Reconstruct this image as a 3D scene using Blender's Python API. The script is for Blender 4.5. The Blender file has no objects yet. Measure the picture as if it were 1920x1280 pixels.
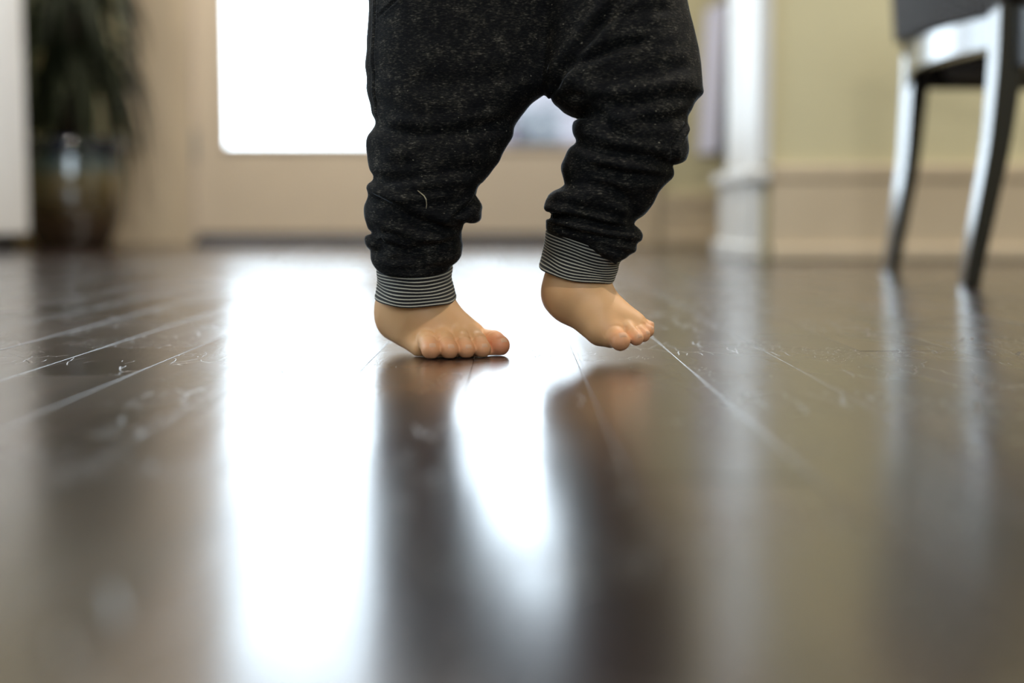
import bpy, math, random
import numpy as np
from mathutils import Vector, Matrix, Euler

random.seed(7); np.random.seed(7)
SC = bpy.context.scene
COL = SC.collection

# ------------------------------------------------------------------ camera, sky, light, exposure
FPX = 2667.0                       # focal length in pixels of the 1920 frame (50 mm on 36 mm)
CAM_Z = 0.1165
PITCH = math.atan((640 - 404) / FPX)
cd = bpy.data.cameras.new('camera'); cam = bpy.data.objects.new('camera', cd); COL.objects.link(cam)
cam.location = (0, 0, CAM_Z); cam.rotation_euler = (math.pi / 2 - PITCH, 0, 0)
cd.sensor_width = 36; cd.lens = 36 * FPX / 1920
cd.clip_start = 0.02; cd.clip_end = 200
cd.dof.use_dof = True; cd.dof.focus_distance = 1.165; cd.dof.aperture_fstop = 2.3
SC.camera = cam

SC.view_settings.view_transform = 'Standard'; SC.view_settings.look = 'None'
SC.view_settings.gamma = 1; SC.view_settings.use_curve_mapping = False
SC.view_settings.exposure = 0.0

SC.cycles.max_bounces = 7; SC.cycles.diffuse_bounces = 4; SC.cycles.glossy_bounces = 4
SKY = 7.4
w = bpy.data.worlds.new('sky'); SC.world = w; w.use_nodes = True
wn = w.node_tree; wn.nodes.clear()
wo = wn.nodes.new('ShaderNodeOutputWorld'); wb = wn.nodes.new('ShaderNodeBackground')
wb.inputs['Color'].default_value = (0.77, 0.87, 1.0, 1); wb.inputs['Strength'].default_value = SKY
wn.links.new(wb.outputs[0], wo.inputs[0])

def portal(loc, rot, sx, sy):      # sampling help for the sky seen through a window opening
    ld = bpy.data.lights.new('window_portal', 'AREA'); ld.shape = 'RECTANGLE'; ld.size = sx; ld.size_y = sy
    ld.cycles.is_portal = True
    o = bpy.data.objects.new('window_portal', ld); COL.objects.link(o); o.location = loc; o.rotation_euler = rot
H = math.pi / 2
portal((-0.42, 5.70, 1.2), (-H, 0, 0), 1.7, 2.0)          # garden doors
portal((-2.48, 1.9, 1.40), (0, -H, 0), 1.6, 2.4)          # left window
portal((0.6, -2.58, 1.45), (H, 0, 0), 2.0, 1.3)           # window behind

ADDED_LAMPS = [(-1.3, 4.5, 28, 'added unseen ceiling light above the potted plant'), (-.2, 4.3, 32, 'added unseen ceiling light in front of the garden doors'),
         (1.35, 2.25, 42, 'added unseen ceiling light above the black chair'), (2.4, 2.6, 26, 'added unseen ceiling light near the far right wall'), (1.5, 4.85, 5, 'added unseen ceiling light beyond the wall end'), (.3, -.1, 26, 'added unseen ceiling light over the near floor')]  # unseen lamps, added to brighten the walls, doors and feet

CP, SP = math.cos(PITCH), math.sin(PITCH)
def P(px, py, Y):                  # point of the place behind photo pixel (px,py) at distance Y
    u = (px - 960) / FPX; v = (640 - py) / FPX
    d = np.array([u, CP + v * SP, -SP + v * CP]); t = Y / d[1]
    return np.array([0, 0, CAM_Z]) + d * t

# ------------------------------------------------------------------ materials
def mat(name, col=(.5, .5, .5), rough=.5, **kw):
    m = bpy.data.materials.new(name); m.use_nodes = True
    b = m.node_tree.nodes['Principled BSDF']
    b.inputs['Base Color'].default_value = (*col, 1); b.inputs['Roughness'].default_value = rough
    for k, v in kw.items(): b.inputs[k.replace('_', ' ')].default_value = v
    return m
class NT:
    def __init__(s, m): s.t = m.node_tree; s.b = s.t.nodes['Principled BSDF']
    def n(s, typ, **kw):
        x = s.t.nodes.new('ShaderNode' + typ)
        for k, v in kw.items():
            if k.startswith('i_'): x.inputs[k[2:].replace('_', ' ')].default_value = v
            else: setattr(x, k, v)
        return x
    def l(s, a, b): s.t.links.new(a, b)
    def ramp(s, src, stops):
        r = s.n('ValToRGB'); e = r.color_ramp.elements
        while len(e) < len(stops): e.new(.5)
        for el, (p, c) in zip(e, stops): el.position = p; el.color = (*c, 1) if len(c) == 3 else c
        s.l(src, r.inputs[0]); return r.outputs[0]
    def mapping(s, scale, rot=(0, 0, 0), src='Object'):
        tc = s.n('TexCoord'); mp = s.n('Mapping'); mp.inputs['Scale'].default_value = scale; mp.inputs['Rotation'].default_value = rot
        s.l(tc.outputs[src], mp.inputs[0]); return mp.outputs[0]
    def noise(s, vec, scale, detail=3, rough=.5, dist=0):
        x = s.n('TexNoise'); x.inputs['Scale'].default_value = scale; x.inputs['Detail'].default_value = detail
        x.inputs['Roughness'].default_value = rough; x.inputs['Distortion'].default_value = dist
        s.l(vec, x.inputs['Vector']); return x.outputs[0]
    def math(s, op, a, b=None, c=None):
        x = s.n('Math'); x.operation = op
        for i, v in enumerate((a, b, c)):
            if v is None: continue
            if isinstance(v, (int, float)): x.inputs[i].default_value = v
            else: s.l(v, x.inputs[i])
        return x.outputs[0]
    def bump(s, h, strength, dist, chain=None):
        x = s.n('Bump'); x.inputs['Strength'].default_value = strength; x.inputs['Distance'].default_value = dist
        s.l(h, x.inputs['Height'])
        if chain is not None: s.l(chain, x.inputs['Normal'])
        return x.outputs[0]

def painted(name, col, rough, var=.05, bscale=60):
    m = mat(name, col, rough); n = NT(m); v = n.mapping((1, 1, 1))
    lo = tuple(c * (1 - var) for c in col); hi = tuple(min(1, c * (1 + var)) for c in col)
    n.l(n.ramp(n.noise(v, 2.3, 4), [(.3, lo), (.7, hi)]), n.b.inputs['Base Color'])
    n.l(n.bump(n.noise(v, bscale, 3), .15, .001), n.b.inputs['Normal'])
    return m
M_wall = painted('khaki_wall_paint', (.60, .55, .355), .7)
M_trim = painted('beige_trim_paint', (.58, .475, .34), .45)
M_door = painted('door_paint', (.66, .55, .42), .4)
M_white = painted('white_trim_paint', (.62, .62, .61), .4)
M_cab = painted('white_cabinet_paint', (.72, .71, .70), .5)
M_ceil = painted('ceiling_paint', (.75, .72, .66), .8)
M_black = mat('black_plinth', (.012, .012, .012), .5)
M_bronze = mat('dark_bronze', (.07, .055, .045), .45, Metallic=.4)
M_metal = mat('brushed_nickel', (.45, .42, .38), .35, Metallic=.9)
M_lacq = mat('black_lacquer', (.006, .0055, .005), .25, Specular_IOR_Level=.5, Coat_Weight=.8, Coat_Roughness=.15, Coat_IOR=1.5)
M_cush = painted('dark_seat_fabric', (.025, .02, .018), .85)
M_stone = painted('patio_stone', (.45, .44, .42), .9)
M_sofa = painted('grey_patio_wicker', (.165, .14, .16), .8)
M_sofa2 = painted('charcoal_patio_cushion', (.035, .035, .045), .9)
M_sofa3 = painted('light_patio_cushion', (.19, .165, .19), .9)
M_soil = painted('potting_soil', (.02, .014, .009), 1)

def glass_mat():
    m = bpy.data.materials.new('window_glass'); m.use_nodes = True; t = m.node_tree; t.nodes.clear()
    o = t.nodes.new('ShaderNodeOutputMaterial'); mx = t.nodes.new('ShaderNodeMixShader'); tr = t.nodes.new('ShaderNodeBsdfTransparent')
    g = t.nodes.new('ShaderNodeBsdfGlossy'); g.inputs['Roughness'].default_value = .02
    f = t.nodes.new('ShaderNodeFresnel'); f.inputs['IOR'].default_value = 1.45
    tr.inputs[0].default_value = (.96, .98, .97, 1)
    t.links.new(f.outputs[0], mx.inputs[0]); t.links.new(tr.outputs[0], mx.inputs[1]); t.links.new(g.outputs[0], mx.inputs[2]); t.links.new(mx.outputs[0], o.inputs[0])
    return m
M_glass = glass_mat()

# hardwood: dark stained boards, satin lacquer, grain ripples and fine scratches
def wood_mat():
    m = mat('dark_hardwood', (.035, .017, .012), .2); n = NT(m)
    geo = n.n('NewGeometry'); oi = n.n('ObjectInfo')
    comb = n.n('CombineXYZ'); n.l(n.math('MULTIPLY', oi.outputs['Random'], 13.0), comb.inputs[2])
    add = n.n('VectorMath', operation='ADD'); n.l(geo.outputs['Position'], add.inputs[0]); n.l(comb.outputs[0], add.inputs[1])
    def mp(scale, rz=0):
        x = n.n('Mapping'); x.inputs['Scale'].default_value = scale; x.inputs['Rotation'].default_value = (0, 0, rz)
        n.l(add.outputs[0], x.inputs[0]); return x.outputs[0]
    grain = n.noise(mp((60, 3.5, 1)), 1.0, 5, .6, .4)
    c = n.ramp(grain, [(.25, (.012, .006, .0045)), (.55, (.026, .012, .009)), (.8, (.048, .023, .016))])
    hue = n.n('HueSaturation'); n.l(c, hue.inputs['Color']); n.l(n.math('MULTIPLY_ADD', oi.outputs['Random'], .7, .65), hue.inputs['Value'])
    n.l(hue.outputs[0], n.b.inputs['Base Color'])
    # scratches: thin cell borders, curved, broken up by a mask
    def scratch(scale, width, rz, mlo):
        v = n.n('TexVoronoi', feature='DISTANCE_TO_EDGE'); v.inputs['Scale'].default_value = 1
        wv = n.n('Mapping'); wv.inputs['Scale'].default_value = scale; wv.inputs['Rotation'].default_value = (0, 0, rz)
        nz = n.n('TexNoise'); nz.inputs['Scale'].default_value = 18; n.l(geo.outputs['Position'], nz.inputs['Vector'])
        sc = n.n('VectorMath', operation='SCALE'); n.l(nz.outputs['Color'], sc.inputs[0]); sc.inputs['Scale'].default_value = .02
        ad = n.n('VectorMath', operation='ADD'); n.l(geo.outputs['Position'], ad.inputs[0]); n.l(sc.outputs[0], ad.inputs[1])
        n.l(ad.outputs[0], wv.inputs[0]); n.l(wv.outputs[0], v.inputs['Vector'])
        line = n.math('SUBTRACT', 1, n.math('SMOOTH_MIN', n.math('DIVIDE', v.outputs['Distance'], width), 1, .1))
        msk = n.math('GREATER_THAN', n.noise(mp((9, 7, 1), rz), 1.0, 2), mlo)
        return n.math('MULTIPLY', n.math('MAXIMUM', line, 0), msk)
    s1 = scratch((46, 10, 1), .010, .1, .55)
    s2 = scratch((120, 80, 1), .018, .5, .60)
    s3 = scratch((30, 90, 1), .008, -.35, .62)
    scr = n.math('MAXIMUM', n.math('MAXIMUM', s1, s2), s3)
    ripple = n.noise(mp((14, 2.2, 1)), 1.0, 2)
    n1 = n.bump(ripple, .35, .0012)
    n2 = n.bump(grain, .35, .00035, n1)
    n2b = n.bump(n.noise(mp((500, 55, 1)), 1.0, 3, .6), .45, .00010, n2)
    n3 = n.bump(n.noise(mp((800, 600, 1)), 1.0, 2), .3, .00007, n2b)
    n4 = n.bump(scr, .8, -.0003, n3)
    n.l(n4, n.b.inputs['Normal'])
    ro = n.ramp(n.noise(mp((5, 3, 1)), 1.0, 4), [(.3, (.15,) * 3), (.7, (.24,) * 3)])
    rr = n.math('MULTIPLY_ADD', scr, .25, ro)
    n.l(rr, n.b.inputs['Coat Roughness']); n.l(n4, n.b.inputs['Coat Normal'])
    n.b.inputs['Roughness'].default_value = .30; n.b.inputs['Specular IOR Level'].default_value = .09; n.b.inputs['Specular Tint'].default_value = (.82, .86, 1, 1); n.b.inputs['Coat Weight'].default_value = .95; n.b.inputs['Coat IOR'].default_value = 1.5
    n.b.inputs['IOR'].default_value = 1.52
    return m
M_wood = wood_mat()
M_joint = mat('dark_joint_filler', (.008, .005, .004), .7)

def skin_mat():
    m = mat('skin', (.72, .44, .28), .5); n = NT(m); v = n.mapping((1, 1, 1))
    a = n.n('Attribute', attribute_name='flush')
    base = n.ramp(n.noise(v, 26, 3), [(.3, (.77, .43, .205)), (.7, (.83, .49, .245))])
    mx = n.n('MixRGB'); mx.inputs[2].default_value = (.80, .24, .13, 1); n.l(base, mx.inputs[1]); n.l(a.outputs['Fac'], mx.inputs[0])
    n.l(mx.outputs[0], n.b.inputs['Base Color'])
    n1 = n.bump(n.noise(v, 900, 2), .12, .0002)
    n.l(n.bump(n.noise(n.mapping((1, 1, 2.6), (.3, .5, .4)), 210, 2, .5, 1.0), .22, .0003, n1), n.b.inputs['Normal'])
    n.b.inputs['Subsurface Weight'].default_value = .12; n.b.inputs['Subsurface Radius'].default_value = (.010, .004, .002); n.b.inputs['Subsurface Scale'].default_value = .5
    return m
M_skin = skin_mat()
M_nail = mat('toenail', (.78, .45, .28), .6, Specular_IOR_Level=.25)

def denim_knit():
    m = mat('heathered_knit', (.012, .013, .017), .9); n = NT(m)
    v = n.mapping((1, 1, 1)); tc = n.mapping((260, 260, 900)); tc2 = n.mapping((420, 420, 1500), (0, .25, 0))
    f1 = n.noise(tc, 1, 3, .6); f2 = n.noise(tc2, 1, 2, .6); big = n.noise(v, 80, 4)
    k = n.math('MULTIPLY_ADD', big, .36, n.math('MULTIPLY', n.math('ADD', f1, f2), .5))
    c = n.ramp(k, [(.54, (.0014, .0018, .003)), (.665, (.005, .0055, .0068)), (.77, (.024, .0225, .019)), (.88, (.13, .12, .10))])
    sp = n.ramp(n.noise(n.mapping((300, 300, 420)), 1, 1), [(.76, (0, 0, 0)), (.82, (.24, .22, .17))])
    ad = n.n('MixRGB', blend_type='ADD'); ad.inputs[0].default_value = 1; n.l(c, ad.inputs[1]); n.l(sp, ad.inputs[2])
    n.l(ad.outputs[0], n.b.inputs['Base Color'])
    h = n.math('ADD', f1, n.math('MULTIPLY', f2, .8))
    n.l(n.bump(h, .6, .0006), n.b.inputs['Normal'])
    n.b.inputs['Sheen Weight'].default_value = .8; n.b.inputs['Sheen Roughness'].default_value = .1; n.b.inputs['Sheen Tint'].default_value = (.75, .86, 1, 1)
    n.b.inputs['Specular IOR Level'].default_value = .2
    return m
M_knit = denim_knit()
M_knit_in = mat('blue_knit_back', (.03, .05, .085), .9, Sheen_Weight=.3, Sheen_Roughness=.4)

def cuff_mat():
    m = mat('striped_rib', (.3, .3, .28), .85); n = NT(m)
    a = n.n('Attribute', attribute_name='stripe')
    v = n.mapping((900, 900, 900)); nz = n.noise(v, 1, 2)
    k = n.math('MULTIPLY_ADD', nz, .25, n.math('SUBTRACT', a.outputs['Fac'], .12))
    n.l(n.ramp(k, [(.60, (.005, .005, .007)), (.82, (.46, .44, .37))]), n.b.inputs['Base Color'])
    n.b.inputs['Sheen Weight'].default_value = .12
    n.l(n.bump(nz, .4, .0003), n.b.inputs['Normal'])
    return m
M_cuff = cuff_mat()
M_shirt = painted('grey_shirt', (.35, .36, .38), .9)
M_hair = mat('brown_hair', (.06, .035, .02), .6)

def pot_mat():
    m = mat('glazed_pot', (.1, .1, .1), .02, IOR=2.1); n = NT(m)
    tc = n.n('TexCoord'); sx = n.n('SeparateXYZ'); n.l(tc.outputs['Object'], sx.inputs[0])
    z = n.math('MULTIPLY_ADD', n.noise(tc.outputs['Object'], 14, 3), .05, sx.outputs[2])
    c = n.ramp(z, [(.10, (.05, .03, .014)), (.27, (.11, .085, .035)), (.33, (.035, .07, .075)), (.38, (.006, .012, .03))])
    n.l(c, n.b.inputs['Base Color']); return m
M_pot = pot_mat()
def leaf_mat():
    m = mat('dark_green_leaf', (.02, .03, .01), .65, Specular_IOR_Level=.25); n = NT(m); oi = n.n('ObjectInfo')
    n.l(n.ramp(oi.outputs['Random'], [(0, (.006, .009, .003)), (.6, (.016, .022, .007)), (1, (.035, .04, .02))]), n.b.inputs['Base Color'])
    return m
M_leaf = leaf_mat(); M_stem = painted('woody_stem', (.07, .03, .02), .8)

# ------------------------------------------------------------------ object helpers
ORI = {}
def link(o, parent):
    COL.objects.link(o)
    if parent is not None: o.parent = parent
def tag(o, label=None, cat=None, group=None, kind=None):
    for k, v in (('label', label), ('category', cat), ('group', group), ('kind', kind)):
        if v: o[k] = v
    return o
def obj(name, verts, faces, m, parent=None, origin=None, smooth=False, bevel=0, attrs=None):
    """verts in world space; a child keeps its parent's origin"""
    if origin is None: origin = ORI.get(parent, np.zeros(3)) if parent is not None else np.zeros(3)
    origin = np.array(origin, float); V = np.asarray(verts, float) - origin
    me = bpy.data.meshes.new(name); me.from_pydata(V.tolist() if len(V) < 5000 else V, [], faces if not isinstance(faces, np.ndarray) else faces.tolist())
    me.materials.append(m)
    if attrs:
        for k, a in attrs.items():
            at = me.attributes.new(k, 'FLOAT', 'POINT'); at.data.foreach_set('value', np.asarray(a, np.float32))
    if smooth: me.shade_smooth()
    me.validate(); me.update()
    o = bpy.data.objects.new(name, me); ORI[o] = origin
    link(o, parent)
    po = ORI.get(parent, np.zeros(3)) if parent is not None else np.zeros(3)
    o.location = origin - po
    if bevel:
        b = o.modifiers.new('bevel', 'BEVEL'); b.width = bevel; b.segments = 2; b.limit_method = 'ANGLE'
    return o
def empty(name, loc):
    o = bpy.data.objects.new(name, None); link(o, None); o.location = loc; ORI[o] = np.array(loc, float); o.empty_display_size = .05
    return o
def box(x0, x1, y0, y1, z0, z1):
    v = [(x, y, z) for x in (x0, x1) for y in (y0, y1) for z in (z0, z1)]
    f = [(0, 1, 3, 2), (4, 6, 7, 5), (0, 4, 5, 1), (2, 3, 7, 6), (0, 2, 6, 4), (1, 5, 7, 3)]
    return v, f
def joinp(parts):
    V = []; F = []
    for v, f in parts:
        n = len(V); V += list(map(tuple, v)); F += [tuple(i + n for i in q) for q in f]
    return V, F
def bx(name, m, *b, parent=None, bevel=.003, origin=None):
    v, f = box(*b); return obj(name, v, f, m, parent, origin, bevel=bevel)
def tube(path, rad, n=8, closed=False):
    """round tube along a path, radius per point"""
    Pn = np.array(path, float); k = len(Pn); R = np.broadcast_to(np.array(rad, float), (k,))
    T = np.gradient(Pn, axis=0); T /= np.linalg.norm(T, axis=1)[:, None] + 1e-12
    up = np.array([0, 0, 1.]) if abs(T[0][2]) < .9 else np.array([1., 0, 0]); V = []; prev = None
    for i in range(k):
        a = np.cross(up, T[i]) if prev is None else prev - T[i] * np.dot(prev, T[i])
        a /= np.linalg.norm(a) + 1e-12; prev = a; b = np.cross(T[i], a)
        for j in range(n):
            t = 2 * math.pi * j / n; V.append(Pn[i] + R[i] * (math.cos(t) * a + math.sin(t) * b))
    F = [(i * n + j, i * n + (j + 1) % n, (i + 1) * n + (j + 1) % n, (i + 1) * n + j) for i in range(k - 1) for j in range(n)]
    F += [tuple(range(n))[::-1], tuple((k - 1) * n + j for j in range(n))]
    return V, F
def lathe(prof, c, n=40, cap=True):
    V = []; k = len(prof)
    for r, z in prof:
        for j in range(n):
            t = 2 * math.pi * j / n; V.append((c[0] + r * math.cos(t), c[1] + r * math.sin(t), c[2] + z))
    F = [(i * n + j, i * n + (j + 1) % n, (i + 1) * n + (j + 1) % n, (i + 1) * n + j) for i in range(k - 1) for j in range(n)]
    if cap: F += [tuple(range(n))[::-1], tuple((k - 1) * n + j for j in range(n))]
    return V, F

# ------------------------------------------------------------------ distance fields and their surface
def surf_net(F, xs, ys, zs):
    s = F < 0
    nx, ny, nz = F.shape
    c = np.zeros((nx - 1, ny - 1, nz - 1), np.uint8)
    for i in (0, 1):
        for j in (0, 1):
            for k in (0, 1): c += s[i:nx - 1 + i, j:ny - 1 + j, k:nz - 1 + k]
    act = (c > 0) & (c < 8); I, J, K = np.nonzero(act); n = len(I)
    idx = np.full(act.shape, -1, np.int32); idx[I, J, K] = np.arange(n)
    acc = np.zeros((n, 3)); cnt = np.zeros(n)
    X, Yy, Z = xs, ys, zs
    for ax in range(3):
        for p in (0, 1):
            for q in (0, 1):
                o0 = [0, 0, 0]; o1 = [0, 0, 0]; oth = [a for a in range(3) if a != ax]
                o0[oth[0]] = o1[oth[0]] = p; o0[oth[1]] = o1[oth[1]] = q; o1[ax] = 1
                f0 = F[I + o0[0], J + o0[1], K + o0[2]]; f1 = F[I + o1[0], J + o1[1], K + o1[2]]
                cr = (f0 < 0) != (f1 < 0); t = np.where(cr, f0 / np.where(cr, f0 - f1, 1), 0)
                p0 = np.stack([X[I + o0[0]], Yy[J + o0[1]], Z[K + o0[2]]], 1); p1 = np.stack([X[I + o1[0]], Yy[J + o1[1]], Z[K + o1[2]]], 1)
                acc += np.where(cr[:, None], p0 + (p1 - p0) * t[:, None], 0); cnt += cr
    V = acc / cnt[:, None]
    Q = []
    for ax in range(3):
        a, b = [(1, 2), (2, 0), (0, 1)][ax]
        sl0 = [slice(1, -1)] * 3; sl0[ax] = slice(0, -1); sl1 = list(sl0); sl1[ax] = slice(1, None)
        s0 = s[tuple(sl0)]; s1 = s[tuple(sl1)]; cr = s0 != s1; g = np.array(np.nonzero(cr))
        off = np.ones((3, 1), int); off[ax] = 0; g = g + off
        def cell(da, db):
            h = g.copy(); h[a] -= da; h[b] -= db; return idx[h[0], h[1], h[2]]
        q = np.stack([cell(1, 1), cell(0, 1), cell(0, 0), cell(1, 0)], 1)
        fl = ~s0[cr]; q[fl] = q[fl][:, ::-1]; Q.append(q)
    Q = np.concatenate(Q); return V, Q[(Q >= 0).all(1)]

class Field:
    def __init__(s, xs, ys, zs, init=.06):
        s.xs, s.ys, s.zs = [np.asarray(a, np.float32) for a in (xs, ys, zs)]
        s.F = np.full((len(xs), len(ys), len(zs)), init, np.float32)
    def sub(s, lo, hi, m=.022):
        sl = []
        for a, l, h in zip((s.xs, s.ys, s.zs), lo, hi):
            i0 = max(0, np.searchsorted(a, l - m) - 1); i1 = min(len(a), np.searchsorted(a, h + m) + 1); sl.append(slice(i0, max(i1, i0)))
        return tuple(sl), s.xs[sl[0]][:, None, None], s.ys[sl[1]][None, :, None], s.zs[sl[2]][None, None, :]
    def blend(s, sl, d, k, op='add'):
        a = s.F[sl]
        if a.size == 0: return
        if op == 'cut': d = -d; a2 = -a
        else: a2 = a
        if op == 'cut':
            h = np.clip(.5 + .5 * (-d - 0 - (a)) / k, 0, 1) if False else None
            r = -(np.minimum(-a, -d) - np.maximum(k - np.abs(a - d), 0) ** 2 / (4 * k))
        else:
            r = np.minimum(a, d) - np.maximum(k - np.abs(a - d), 0) ** 2 / (4 * k)
        s.F[sl] = r
    def cone(s, a, b, ra, rb, k=.006, op='add', sq=(1, 1, 1)):
        a = np.array(a, float); b = np.array(b, float); R = max(ra, rb)
        sl, X, Y, Z = s.sub(np.minimum(a, b) - R, np.maximum(a, b) + R)
        ab = b - a; L = float(ab @ ab) + 1e-12
        t = np.clip(((X - a[0]) * ab[0] + (Y - a[1]) * ab[1] + (Z - a[2]) * ab[2]) / L, 0, 1)
        d = np.sqrt((X - a[0] - t * ab[0]) ** 2 * sq[0] + (Y - a[1] - t * ab[1]) ** 2 * sq[1] + (Z - a[2] - t * ab[2]) ** 2 * sq[2]) - (ra + (rb - ra) * t)
        s.blend(sl, d, k, op)
    def ell(s, c, r, k=.006, op='add'):
        c = np.array(c, float); r = np.array(r, float); sl, X, Y, Z = s.sub(c - r, c + r)
        q = np.sqrt(((X - c[0]) / r[0]) ** 2 + ((Y - c[1]) / r[1]) ** 2 + ((Z - c[2]) / r[2]) ** 2)
        s.blend(sl, (q - 1) * r.min(), k, op)
    def mesh(s): return surf_net(s.F, s.xs, s.ys, s.zs)

def vnorm(V, Q):
    N = np.zeros_like(V); d = np.cross(V[Q[:, 2]] - V[Q[:, 0]], V[Q[:, 3]] - V[Q[:, 1]])
    for i in range(4): np.add.at(N, Q[:, i], d)
    return N / (np.linalg.norm(N, axis=1)[:, None] + 1e-12)
def relax(V, Q, it=2, lam=.5):
    for _ in range(it):
        S = np.zeros_like(V); c = np.zeros(len(V))
        for i in range(4):
            np.add.at(S, Q[:, i], V[Q[:, (i + 1) % 4]]); np.add.at(c, Q[:, i], 1)
            np.add.at(S, Q[:, (i + 1) % 4], V[Q[:, i]]); np.add.at(c, Q[:, (i + 1) % 4], 1)
        V = V + lam * (S / c[:, None] - V)
    return V

# ================================================================== THE ROOM
XL, XR, YB, YD, HC = -2.45, 3.4, -2.55, 5.55, 2.6
# --- floor: slab + boards
floor = bx('floor', M_joint, XL - .1, XR + .1, YB - .1, YD + .16, -.12, -.0022, bevel=0); tag(floor, kind='structure')
BW = .083; GAP = .0003
def board_mesh(L):
    x1 = BW / 2 - GAP / 2; e = .0002; y1 = L / 2 - GAP / 2; zt, zm, zb = 0.0, -.0001, -.012
    V = []
    for (ix, iy, z) in ((x1, y1, zb), (x1, y1, zm), (x1 - e, y1 - e, zt)):
        V += [(-ix, -iy, z), (ix, -iy, z), (ix, iy, z), (-ix, iy, z)]
    F = [(8, 9, 10, 11)]
    for r in (0, 4):
        for j in range(4): F.append((r + j, r + (j + 1) % 4, r + 4 + (j + 1) % 4, r + 4 + j))
    return V, F
rng = random.Random(3); boards = []
nx = int((XR - XL) / BW) + 1
for i in range(nx):
    x = XL + (i + .5) * BW + .012; y = YB - rng.uniform(0, 1.2)
    while y < YD + .1:
        L = rng.choice((.9, 1.2, 1.5, 1.8)); boards.append((x, y + L / 2, L)); y += L
def in_view(b):
    x, yc, L = b; y1 = min(yc + L / 2, YD)
    return y1 > .3 and abs(x) < .365 * y1 + .06
vis = [b for b in boards if in_view(b)]
vis.sort(key=lambda b: max(b[1] - b[2] / 2, .35) + .3 * abs(b[0]))
near = vis[:295]; rest = [b for b in boards if b not in near]
meshes = {}
tilt = random.Random(5)
for x, y, L in near:
    if L not in meshes:
        V, F = board_mesh(L); me = bpy.data.meshes.new('floorboard'); me.from_pydata(V, [], F); me.materials.append(M_wood); meshes[L] = me
    o = bpy.data.objects.new('floorboard', meshes[L]); link(o, floor); o.location = (x, y, tilt.uniform(-.0002, .0001))
    o.rotation_euler = (tilt.uniform(-.0002, .0002), tilt.uniform(-.003, .003), 0)
V, F = joinp([([(a + x, b + y, c - .0002) for a, b, c in board_mesh(L)[0]], board_mesh(L)[1]) for x, y, L in rest])
tag(obj('floorboard_remainder', V, F, M_wood, floor), kind='stuff')

# --- walls
def struct(name, m, *b, bevel=0): return tag(bx(name, m, *b, bevel=bevel), kind='structure')
DX0, DX1, DZ = -1.235, .395, 2.12               # opening of the garden doors
bw = joinp([box(XL - .1, DX0 - .03, YD, YD + .16, 0, HC), box(DX1 + .03, XR + .1, YD, YD + .16, 0, HC), box(DX0 - .03, DX1 + .03, YD, YD + .16, DZ + .03, HC)])
tag(obj('wall_back', *bw, M_wall), kind='structure')
lw = joinp([box(XL - .16, XL, YB - .1, .7, 0, HC), box(XL - .16, XL, 3.1, YD, 0, HC), box(XL - .16, XL, .7, 3.1, 0, .6), box(XL - .16, XL, .7, 3.1, 2.2, HC)])
tag(obj('wall_left', *lw, M_wall), kind='structure')
fw = joinp([box(XL, -.4, YB - .16, YB, 0, HC), box(1.6, XR, YB - .16, YB, 0, HC), box(-.4, 1.6, YB - .16, YB, 0, .8), box(-.4, 1.6, YB - .16, YB, 2.1, HC)])
tag(obj('wall_front', *fw, M_wall), kind='structure')
struct('wall_far_right', M_wall, XR, XR + .1, YB - .1, YD, 0, HC)
JY0, JY1, JX = 3.61, 4.11, .617
struct('wall_right', M_wall, JX + .012, XR, JY0, JY1, 0, HC)
struct('ceiling', M_ceil, XL - .16, XR + .1, YB - .16, YD + .16, HC, HC + .1)

def win(name, a, b, u0, u1, z0, z1, axis):      # framed windows outside the picture that light the room
    def B(p0, p1, q0, q1, r0=a, r1=b): return box(r0, r1, p0, p1, q0, q1) if axis == 'x' else box(p0, p1, r0, r1, q0, q1)
    um = (u0 + u1) / 2; t = .045
    o = obj(name, *joinp([B(u0, u0 + t, z0, z1), B(u1 - t, u1, z0, z1), B(um - t / 2, um + t / 2, z0 + t, z1 - t), B(u0 + t, u1 - t, z0, z0 + t), B(u0 + t, u1 - t, z1 - t, z1)]), M_white)
    tag(o, kind='structure'); mid = (a + b) / 2
    for p, q in ((u0 + t, um - t / 2), (um + t / 2, u1 - t)):
        obj('pane', *B(p, q, z0 + t, z1 - t, mid - .002, mid + .002), M_glass, o)
win('window_1', XL - .12, XL - .06, .7, 3.1, .6, 2.2, 'x')
win('window_2', YB - .12, YB - .06, -.4, 1.6, .8, 2.1, 'y')

def added_downlight(x, y, pw, lab):  # ceiling fixture out of view, added as fill light
    e = empty('added_ceiling_light', (x, y, HC)); tag(e, lab, 'light', 'added ceiling lights')
    obj('trim_ring', *lathe([(.055, 0), (.055, -.006), (.085, -.008), (.09, -.004), (.09, 0)], (x, y, HC - .0005), 28, False), M_white, e, smooth=True)
    obj('lens', *lathe([(.001, -.003), (.056, -.003)], (x, y, HC), 28, False), M_lens, e)
    ld = bpy.data.lights.new('added_lamp', 'AREA'); ld.shape = 'DISK'; ld.size = .11; ld.energy = pw; ld.color = (1, .93, .83)
    o = bpy.data.objects.new('added_lamp', ld); COL.objects.link(o); o.location = (x, y, HC - .012)
M_lens = mat('lit_lens', (1, 1, 1), .5, Emission_Color=(1, .93, .83, 1), Emission_Strength=12.0)
for x, y, pw, lab in ADDED_LAMPS: added_downlight(x, y, pw, lab)

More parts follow.
